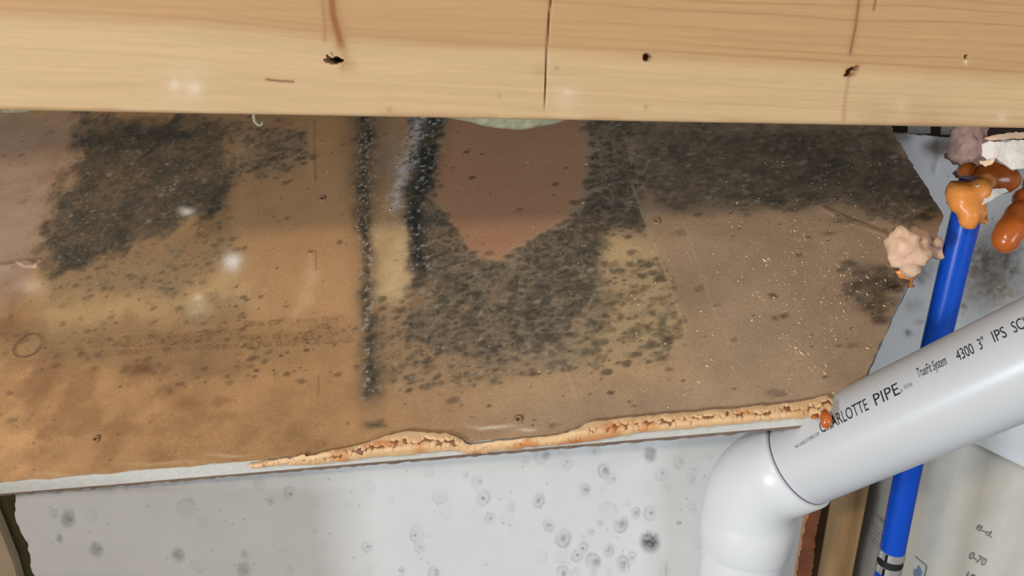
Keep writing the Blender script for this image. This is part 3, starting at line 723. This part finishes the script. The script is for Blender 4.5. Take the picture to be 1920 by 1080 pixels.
# wood behind
box('wall_stud', (.405, .80, 0.0), (.452, .89, C0[2] - .50), M['stud'], None, .002)
o = bpy.data.objects['wall_stud']; tag(o, 'pale wooden stud just right of the white elbow', 'stud')
o = box('wall_stud', (.4585, .90, 0.0), (.50, .94, C0[2] - .565), M['oldwood'], None, .002)
tag(o, 'dark old board between pale stud and paper sack', 'board')
o = box('corner_post', (-.70, .775, 0), (-.612, .84, C0[2] - .480), M['olive'], None, .003)
bm = bmesh.new(); bm.from_mesh(o.data); bmesh.ops.subdivide_edges(bm, edges=[ed for ed in bm.edges if ed.calc_length() > .1], cuts=40, use_grid_fill=True)
for v in bm.verts: v.co += Vector(mnoise.noise_vector(v.co * 30)) * .0035
bm.to_mesh(o.data); bm.free()
tag(o, 'olive brown weathered post at the lower left corner', 'post')
o = prism('tan_sheet', [np.array(q) for q in [(-.82, .735, C0[2] - .535), (-.612, .735, C0[2] - .535), (-.604, .735, C0[2] - .62), (-.600, .735, 0), (-.82, .735, 0)]], (0, .012, 0), M['tan'])
tag(o, 'tan sheet edge left of the olive post', 'sheet')

M['card'] = material('shade_box_card', srgb(166, 128, 88), .85, var=.08, vscale=20)
M['tape'] = material('shade_box_tape', srgb(190, 160, 120), .3)
cb = thing('shade_box', (-.79, .46, 0), 'added brown cardboard box, out of view, shading the lower left wall', 'box')  # added unseen box, casts the shade on the left of the white wall
adopt(cb, box('shade_box_body', (-1.02, .36, 0), (-.557, .56, .482), M['card'], None, .004), box('shade_box_flap', (-1.018, .362, .4822), (-.559, .459, .485), M['card'], None, .001),
      box('shade_box_flap', (-1.018, .461, .4822), (-.559, .558, .485), M['card'], None, .001), box('shade_box_strip', (-1.015, .44, .4851), (-.562, .48, .4855), M['tape']))

# ------------------------------------------------------------------ white panel behind the blue pipe
RY = .965
toppx = [(1655, 247), (1680, 249), (1705, 252), (1740, 254), (1765, 258), (1800, 262), (1960, 262)]
botpx = [(1600, 722), (1815, 826), (1920, 876), (2000, 914)]
xr = np.arange(.40, .95, .0026)
def zline(pts):
    q = np.array([at_y(x, y, RY) for x, y in pts]); return np.interp(xr, q[:, 0], q[:, 2])
zt = zline(toppx) + (fbm(xr * 90, xr * 0, 3, 6) - .5) * .006; zb = zline(botpx)
tt = np.linspace(0, 1, 220)
X = np.repeat(xr[None], 220, 0); Zr = zt[None] + (zb - zt)[None] * tt[:, None]
P = np.stack([X, np.full_like(X, RY), Zr], -1); PX, PY = proj(P)
n1 = fbm(X * 12, Zr * 12, 4, 3); n2 = fbm(X * 70, Zr * 70, 4, 9); n3 = fbm(X * 220, Zr * 220, 3, 5)
col = np.zeros(P.shape) + np.array(srgb(232, 235, 238)); col = col * (1 + (n1 - .5)[..., None] * .12 + (n2 - .5)[..., None] * .05)
w1 = (n2 - .5) * 60; w2 = (n1 - .5) * 60
for x, y, rx, ry, c, a in [(1845, 490, 40, 55, (98, 88, 74), .95), (1870, 545, 50, 45, (130, 116, 98), .8), (1890, 470, 28, 60, (100, 90, 78), .8), (1815, 540, 14, 30, (150, 138, 118), .4), (1730, 500, 22, 26, (110, 110, 108), .7),
                           (1722, 520, 12, 16, (96, 98, 98), .5), (1704, 628, 9, 8, (130, 130, 132), .8), (1803, 575, 7, 6, (120, 112, 100), .7), (1722, 605, 7, 6, (150, 150, 150), .5), (1710, 575, 18, 14, (160, 160, 160), .5),
                           (1750, 276, 22, 12, (168, 170, 178), .6), (1690, 257, 14, 6, (160, 162, 168), .6), (1900, 440, 60, 30, (150, 140, 128), .4), (1910, 330, 20, 60, (150, 148, 146), .5)]:
    q = ((PX + w1 * .5 - x) / rx) ** 2 + ((PY + w2 * .5 - y) / ry) ** 2
    col = mixc(col, srgb(*c), a * np.exp(-q) * (.5 + n3))
for x, y, r in [(1896, 510, 2.6), (1815, 487, 1.8), (1860, 410, 1.6), (1805, 589, 1.6), (1777, 330, 1.4)]:
    col = mixc(col, srgb(24, 22, 22), .95 * np.exp(-(np.hypot(PX - x, PY - y) / r) ** 2))
cr = ldist(PX, PY, [(1762, 258), (1760, 290), (1752, 320)]); col = mixc(col, srgb(236, 238, 242), .6 * np.exp(-(cr / 4) ** 2))
P[..., 1] -= np.exp(-(cr / 5) ** 2) * .003
me = grid_mesh('wall_right', P, np.clip(col, 0, 1))
bm = bmesh.new(); bm.from_mesh(me); bm.faces.ensure_lookup_table()
if bm.faces[1000].normal.y > 0: bmesh.ops.reverse_faces(bm, faces=bm.faces[:])
bm.to_mesh(me); bm.free()
wr = new_obj('wall_right', me, M['white']); md = wr.modifiers.new('body', 'SOLIDIFY'); md.thickness = .0127; md.offset = -1
tag(wr, kind='structure')
o = slab('wood_batten', [(1702, -96), (1745, -96), (1745, 250), (1702, 250)], 1.12, ray(1720, 240) * .05, M['gyp'], 5, .6, 10, .0); tag(o, 'pale batten end in the gap above the white panel', 'batten')
o = slab('wood_batten', [(1764, -96), (1800, -96), (1800, 252), (1764, 252)], 1.12, ray(1780, 240) * .05, M['gyp'], 6, .6, 10, .0); tag(o, 'pale batten end right beside the grimy foam plug', 'batten')

# ------------------------------------------------------------------ paper sack at the lower right
SY = 1.03
prof_l = [(1642, 860), (1643, 900), (1640, 932), (1632, 965), (1622, 1000), (1612, 1040), (1604, 1085), (1598, 1120)]
lq = np.array([at_y(x, y, SY) for x, y in prof_l])
zz = np.linspace(lq[:, 2].max() + .10, 0.0, 90)
xl = np.interp(zz, lq[::-1, 2], lq[::-1, 0])
xl = np.where(zz > lq[0, 2], lq[0, 0] + .0 * zz, xl)
nn = 120; tt = np.linspace(0, 1, nn)
Pf = np.zeros((90, nn, 3)); XR = 1.02
for k in range(90):
    xx = xl[k] + (XR - xl[k]) * tt
    bul = .035 * (1 - (2 * np.clip(tt, 0, 1) - 1) ** 4) ** .5
    Pf[k, :, 0] = xx; Pf[k, :, 1] = SY - bul * .8 + (fbm(xx * 9, np.full(nn, zz[k]) * 5, 3, 3) - .5) * .012 * (np.minimum(tt, 1 - tt) > .02); Pf[k, :, 2] = zz[k]
Pb = Pf[:, ::-1].copy(); Pb[..., 1] = SY + (SY - Pb[..., 1]) + .02
Pall = np.concatenate([Pf, Pb, Pf[:, :1]], 1)
me = grid_mesh('sack_body', Pall)
bm = bmesh.new(); bm.from_mesh(me); bmesh.ops.remove_doubles(bm, verts=bm.verts, dist=1e-5); bmesh.ops.recalc_face_normals(bm, faces=bm.faces); bm.to_mesh(me); bm.free()
sack = thing('paper_sack', (.75, SY, 0), 'beige paper sack with faded grey print behind the blue pipe', 'sack')
sb = new_obj('sack_body', me, M['sack']); adopt(sack, sb)
def sack_pt(x, y, lift=.0015):
    r = ray(x, y); best = None
    Y = SY - .03
    for _ in range(6):
        p = C0 + r * (Y / r[1])
        k = int(np.clip(np.interp(-p[2], -zz, np.arange(90)), 0, 88)); t = np.clip((p[0] - xl[k]) / (XR - xl[k]), .001, .999)
        Y = np.interp(t, tt, Pf[k, :, 1])
    return C0 + r * ((Y - lift) / r[1])
def sack_text(body, a0, a1, hpx, mat, **k):
    me, co = text_mesh(body, **k); w = co[:, 0].max()
    dx, dy = a1[0] - a0[0], a1[1] - a0[1]; L_ = math.hypot(dx, dy); px_, py_ = dy / L_, -dx / L_
    P_ = np.array([sack_pt(a0[0] + dx * c[0] / w + px_ * c[1] / .7 * hpx, a0[1] + dy * c[0] / w + py_ * c[1] / .7 * hpx) for c in co])
    ob = put(me, co, P_, 'printed_text', mat); adopt(sb, ob)
for body, a0, a1, h in [('Revised for product', (1650, 970), (1678, 998), 3.0), ('Limited', (1656, 984), (1669, 997), 4.5), ('LIMITED WARRANTY', (1638, 963), (1662, 986), 2.6),
                        ('this product is guaranteed', (1632, 978), (1676, 1018), 3.0), ('when installed as directed and', (1630, 985), (1674, 1026), 3.0), ('stored dry in unopened bags', (1628, 992), (1675, 1035), 3.0),
                        ('manufacturer makes no other', (1626, 1000), (1672, 1042), 3.0), ('claims on this product', (1634, 1014), (1660, 1040), 3.0), ('NOTE', (1657, 1043), (1672, 1055), 3.6)]:
    sack_text(body, a0, a1, h, M['sackink'])
sack_text('8-d.', (1829, 992), (1860, 1009), 11, M['sackink'], bold=.02)
sack_text('0-70', (1815, 1046), (1846, 1062), 14, M['sackink'], bold=.03)
sack_text('18', (1806, 1082), (1826, 1092), 13, M['sackink'], bold=.03)
hexl = [(1716, 1043), (1738, 1062), (1733, 1084), (1724, 1100)]
ln = []
for (x0, y0), (x1, y1) in zip(hexl, hexl[1:]):
    L_ = math.hypot(x1 - x0, y1 - y0); px_, py_ = -(y1 - y0) / L_ * .9, (x1 - x0) / L_ * .9
    ln.append([sack_pt(x0 + px_, y0 + py_), sack_pt(x1 + px_, y1 + py_), sack_pt(x1 - px_, y1 - py_), sack_pt(x0 - px_, y0 - py_)])
v = [tuple(p) for q in ln for p in q]
me = bpy.data.meshes.new('printed_outline'); me.from_pydata(v, [], [(4 * k, 4 * k + 1, 4 * k + 2, 4 * k + 3) for k in range(len(ln))])
adopt(sb, new_obj('printed_outline', me, M['inkgrey'], None, False))
M['blueink'] = material('blue_print', srgb(120, 140, 168), .8)
pts = [(1714, 1066), (1719, 1070), (1723, 1060), (1727, 1068), (1729, 1076), (1724, 1083), (1714, 1082)]
me = bpy.data.meshes.new('printed_emblem'); me.from_pydata([tuple(sack_pt(*q)) for q in pts], [], [tuple(range(len(pts)))])
adopt(sb, new_obj('printed_emblem', me, M['blueink'], None, False))

# ------------------------------------------------------------------ blue water pipe
PXX, PYY, PR = .470, .752, .0143
p_top = np.array([PXX, PYY, C0[2] - .10]); 
pex_x = lambda z: PXX
pex = thing('water_pipe', (PXX, PYY, 0), 'bright blue plastic water pipe running down behind the white drain pipe', 'pipe')
path = [np.array([PXX + .004 * math.sin((z - C0[2] + .2) * 6), PYY, z]) for z in np.linspace(C0[2] - .155, at_y(1697, 1040, PYY)[2], 24)]
a = sweep('pipe_run', path, [PR] * len(path), M['pex'], None, 48)
zc = at_y(1697, 1038, PYY)[2]; zc2 = at_y(1697, 1060, PYY)[2]; zend = at_y(1697, 1075, PYY)[2]
xc = path[-1][0]
ring1 = sweep('clamp_ring', [(xc, PYY, z) for z in (zc + .0065, zc + .006, zc - .004, zc - .0045)], [.0146, .0153, .0153, .0146], M['steel'], None, 48)
ring2 = sweep('clamp_ring', [(xc, PYY, z) for z in (zc2 + .0035, zc2 + .003, zc2 - .0075, zc2 - .008)], [.0146, .0153, .0153, .0146], M['steel'], None, 48)
gap = sweep('black_gasket', [(xc, PYY, zc - .004), (xc, PYY, zc2 + .003)], [.0147, .0147], M['black'], None, 48)
lowp = sweep('pipe_run', [(xc, PYY, zend + .006), (xc, PYY, 0.0)], [PR, PR], M['pex'], None, 48)
ears = []
for z in (zc + .001, zc2 - .0022):
    for k in range(3):
        ears.append(box('clamp_tooth', (xc - .0172, PYY - .0035, z - .0042 + k * .0033), (xc - .0135, PYY + .001, z - .0022 + k * .0033), M['steel'], None, .0004))
    ears.append(box('clamp_seam', (xc - .0128, PYY - .0118, z - .005), (xc - .0112, PYY - .008, z + .005), M['black'], None, .0003))
adopt(pex, a, ring1, ring2, gap, lowp)
adopt(ring1, *ears[:4]); adopt(ring2, *ears[4:])

# ------------------------------------------------------------------ white drain pipe
CB = at(1410, 906, .800)
FAR = at(1900, 684, .615)
dv = (FAR - CB) / np.linalg.norm(FAR - CB); dn_ = np.array([0, 0, -1.0])
drain = thing('drain_pipe', (CB[0], CB[1], 0), 'white plastic drain pipe with a bend and black lettering at lower right', 'pipe')
R0 = .0445
RBEND = .075; tl = RBEND * math.tan(math.acos(float(-(dv @ dn_))) / 2)
pA = CB + dv * tl; pB = CB + dn_ * tl
bend = []
for k in range(13):                                   # quadratic arc is close enough for 45 degrees
    t = k / 12; bend.append((1 - t) ** 2 * pA + 2 * t * (1 - t) * CB + t ** 2 * pB)
hubL = .033
hubA = pA + dv * hubL; hubB = pB + dn_ * (hubL + .012)
elbow = sweep('elbow', [hubA + dv * .0005, hubA - dv * .0004, hubA - dv * .001, pA + dv * .006] + bend + [pB + dn_ * .004, pB + dn_ * .008, hubB + dn_ * .0, hubB + dn_ * .0012, hubB + dn_ * .0013],
              [.0447, .0478, .0484, .0482] + [.0478] * 13 + [.0478, .0492, .0492, .0486, .0447], M['pvclit'], None, 96)
inc = sweep('pipe_run', [hubA - dv * .02, CB + dv * .95], [R0, R0], M['pvc'], None, 128)
prim = sweep('primer_line', [hubA + dv * .0004, hubA + dv * .0016], [.0449, .0449], M['purple'], None, 96)
low_ = sweep('pipe_run', [hubB - dn_ * .02, np.array([CB[0], CB[1], 0.0])], [R0, R0], M['pvclit'], None, 96)
adopt(drain, elbow, inc, prim, low_)
# lettering wrapped on the pipe
w1_ = np.cross(dv, [0, 0, 1.0]); w1_ /= np.linalg.norm(w1_)
if w1_[1] > 0: w1_ = -w1_                              # towards the camera
w2_ = np.cross(dv, w1_); w2_ = w2_ if w2_[2] > 0 else -w2_   # up
def cyl(x, y):
    r = ray(x, y); oc = C0 - CB
    r_ = r - dv * (r @ dv); o_ = oc - dv * (oc @ dv)
    a, b, c = r_ @ r_, 2 * r_ @ o_, o_ @ o_ - R0 ** 2
    t = (-b - math.sqrt(max(b * b - 4 * a * c, 0))) / (2 * a); p = C0 + r * t - CB
    return p @ dv, math.atan2(p @ w2_, p @ w1_)
def wrap_text(body, a0, a1, hm, mat, shear=0.0, bold=0.0):
    me, co = text_mesh(body, bold, shear); w = co[:, 0].max()
    t0, f0 = cyl(*a0); t1, f1 = cyl(*a1)
    k = co[:, 0] / w; t = t0 + (t1 - t0) * k; ph = f0 + (f1 - f0) * k + co[:, 1] / .7 * hm / R0
    P_ = CB + t[:, None] * dv + (R0 + .00035) * (np.cos(ph)[:, None] * w1_ + np.sin(ph)[:, None] * w2_)
    adopt(inc, put(me, co, P_, 'pipe_lettering', mat))
wrap_text('WA CHARLOTTEPIPE.COM', (1492, 842), (1537, 816), .0035, M['inkgrey'])
wrap_text('CHARLOTTE', (1540, 813), (1630, 768), .0115, M['ink'])
wrap_text('PIPE', (1641, 762), (1689, 738), .0112, M['ink'])
wrap_text('\u00ae', (1690, 737), (1694, 734), .003, M['inkgrey'])
wrap_text('PLPA', (1697, 731), (1712, 724), .004, M['inkgrey'])
wrap_text('TrueFit System', (1722, 709), (1777, 683), .0095, M['ink'], .15)
wrap_text('4300', (1797, 678), (1829, 662), .0105, M['ink'])
wrap_text('3"', (1838, 657), (1850, 650), .0105, M['ink'])
wrap_text('IPS', (1864, 643), (1890, 631), .0105, M['ink'])
wrap_text('SCH 40', (1902, 625), (1962, 597), .0105, M['ink'])

# ------------------------------------------------------------------ insulation peeping out under the beam
def bulge(name, poly_low, seed, label):
    """pale tuft hanging from behind the beam: traced lower outline, real thickness"""
    xs_ = np.linspace(poly_low[0][0], poly_low[-1][0], 90); yl_ = np.interp(xs_, *zip(*poly_low)); T_ = np.linspace(0, 1, 14)
    PP = np.zeros((28, 90, 3))
    for j in range(90):
        ytop = 190 + xs_[j] * .018
        for k in range(14):
            y = ytop + (yl_[j] - ytop) * T_[k]
            th_ = .010 * math.sqrt(max(0, 1 - T_[k] ** 2)) + .0012
            w_ = (float(fbm(np.array(xs_[j] * .06), np.array(y * .08), 3, seed)) - .5) * .006
            PP[k, j] = at_y(xs_[j], y, BY + TB + .016 - th_ + w_); PP[27 - k, j] = at_y(xs_[j], y, BY + TB + .016 + th_)
    me = grid_mesh(name, PP)
    bm = bmesh.new(); bm.from_mesh(me); bmesh.ops.recalc_face_normals(bm, faces=bm.faces); bm.to_mesh(me); bm.free()
    o = new_obj(name, me, M['fiber']); tag(o, label, 'insulation'); return o
bulge('insulation_tuft', [(832, 219), (850, 223), (880, 229), (905, 236), (930, 240), (965, 243), (985, 243), (1010, 238), (1040, 233), (1060, 226), (1075, 222)], 3, 'pale green insulation bulging below the middle of the beam')
bulge('insulation_tuft', [(-30, 213), (0, 211), (15, 212), (45, 211), (75, 206), (95, 203)], 5, 'yellowish insulation edge below the left end of the beam')
pth = [at_y(x, y, BY + TB + .004) for x, y in [(478, 208), (476, 218), (478, 228), (485, 235), (491, 234), (492, 228)]]
o = sweep('insulation_strand', pth, [.0016, .0016, .0015, .0013, .0012, .0008], M['fiber'], None, 10); tag(o, 'curled strand of insulation hanging from the beam at left', 'insulation')
o = blob('foam_crumb', [(795, 219, .63, 7), (804, 220, .63, 5), (788, 218, .63, 5)], M['foampink'], .001, 120, .0012, .002); tag(o, 'tiny pinkish foam crumb under the beam', 'foam')

# ------------------------------------------------------------------ sawdust and grit lying on the board: past counting
rng3 = np.random.RandomState(31); V = []; Fc = []
def crumb(x, y, size):
    if y < 245 and x < 1650: return
    a_, s_ = bas(x, y)
    if s_ < .01 or a_ > np.interp(s_, rs, ra) - .004: return
    p = BL + a_ * e + s_ * u + nb * ((float(fbm(np.array(a_ * 6), np.array(s_ * 6), 3, 1)) - .5) * .004)
    t = rng3.rand() * 6.28; d1_ = e * math.cos(t) + u * math.sin(t); d2_ = np.cross(nb, d1_); k = len(V)
    l_ = size * (1 + 1.6 * rng3.rand() ** 3); w_ = size * (.6 + .4 * rng3.rand())
    for q in (d1_ * l_, d2_ * w_, -d1_ * l_, -d2_ * w_): V.append(tuple(p + q + nb * size * .3))
    V.append(tuple(p + nb * size * 1.0)); V.append(tuple(p - nb * size * .2))
    for m_ in range(4): Fc.append((k + m_, k + (m_ + 1) % 4, k + 4)); Fc.append((k + (m_ + 1) % 4, k + m_, k + 5))
for k in range(520):
    x, y = rng3.normal(1530, 85), rng3.normal(540, 85); crumb(x, y, .0003 + .0009 * rng3.rand() ** 3)
for k in range(300):
    crumb(rng3.uniform(1180, 1720), rng3.uniform(300, 740), .0003 + .001 * rng3.rand() ** 3)
for k in range(420):
    crumb(rng3.uniform(0, 1650), rng3.uniform(260, 850), .0003 + .0009 * rng3.rand() ** 4)
for k in range(160):
    t = rng3.rand(); crumb(780 - 50 * t + rng3.randn() * 9, 235 + 170 * t, .0004 + .0006 * rng3.rand())
for k in range(90):
    crumb(684 + rng3.randn() * 8, rng3.uniform(250, 500), .0004 + .0006 * rng3.rand())
for x, y, s_ in [(1490, 433, .0022), (1434, 488, .0017), (1326, 686, .0022), (1308, 620, .0016), (1492, 652, .0017), (1503, 662, .0017), (1627, 653, .0018), (1400, 480, .0013), (1410, 600, .0013), (1382, 380, .0016), (732, 394, .002)]: crumb(x, y, s_)
me = bpy.data.meshes.new('sawdust'); me.from_pydata(V, [], Fc)
o = new_obj('sawdust', me, M['crumb'], None, False); tag(o, 'fine pale sawdust and grit scattered over the stained board', 'sawdust', None, 'stuff')
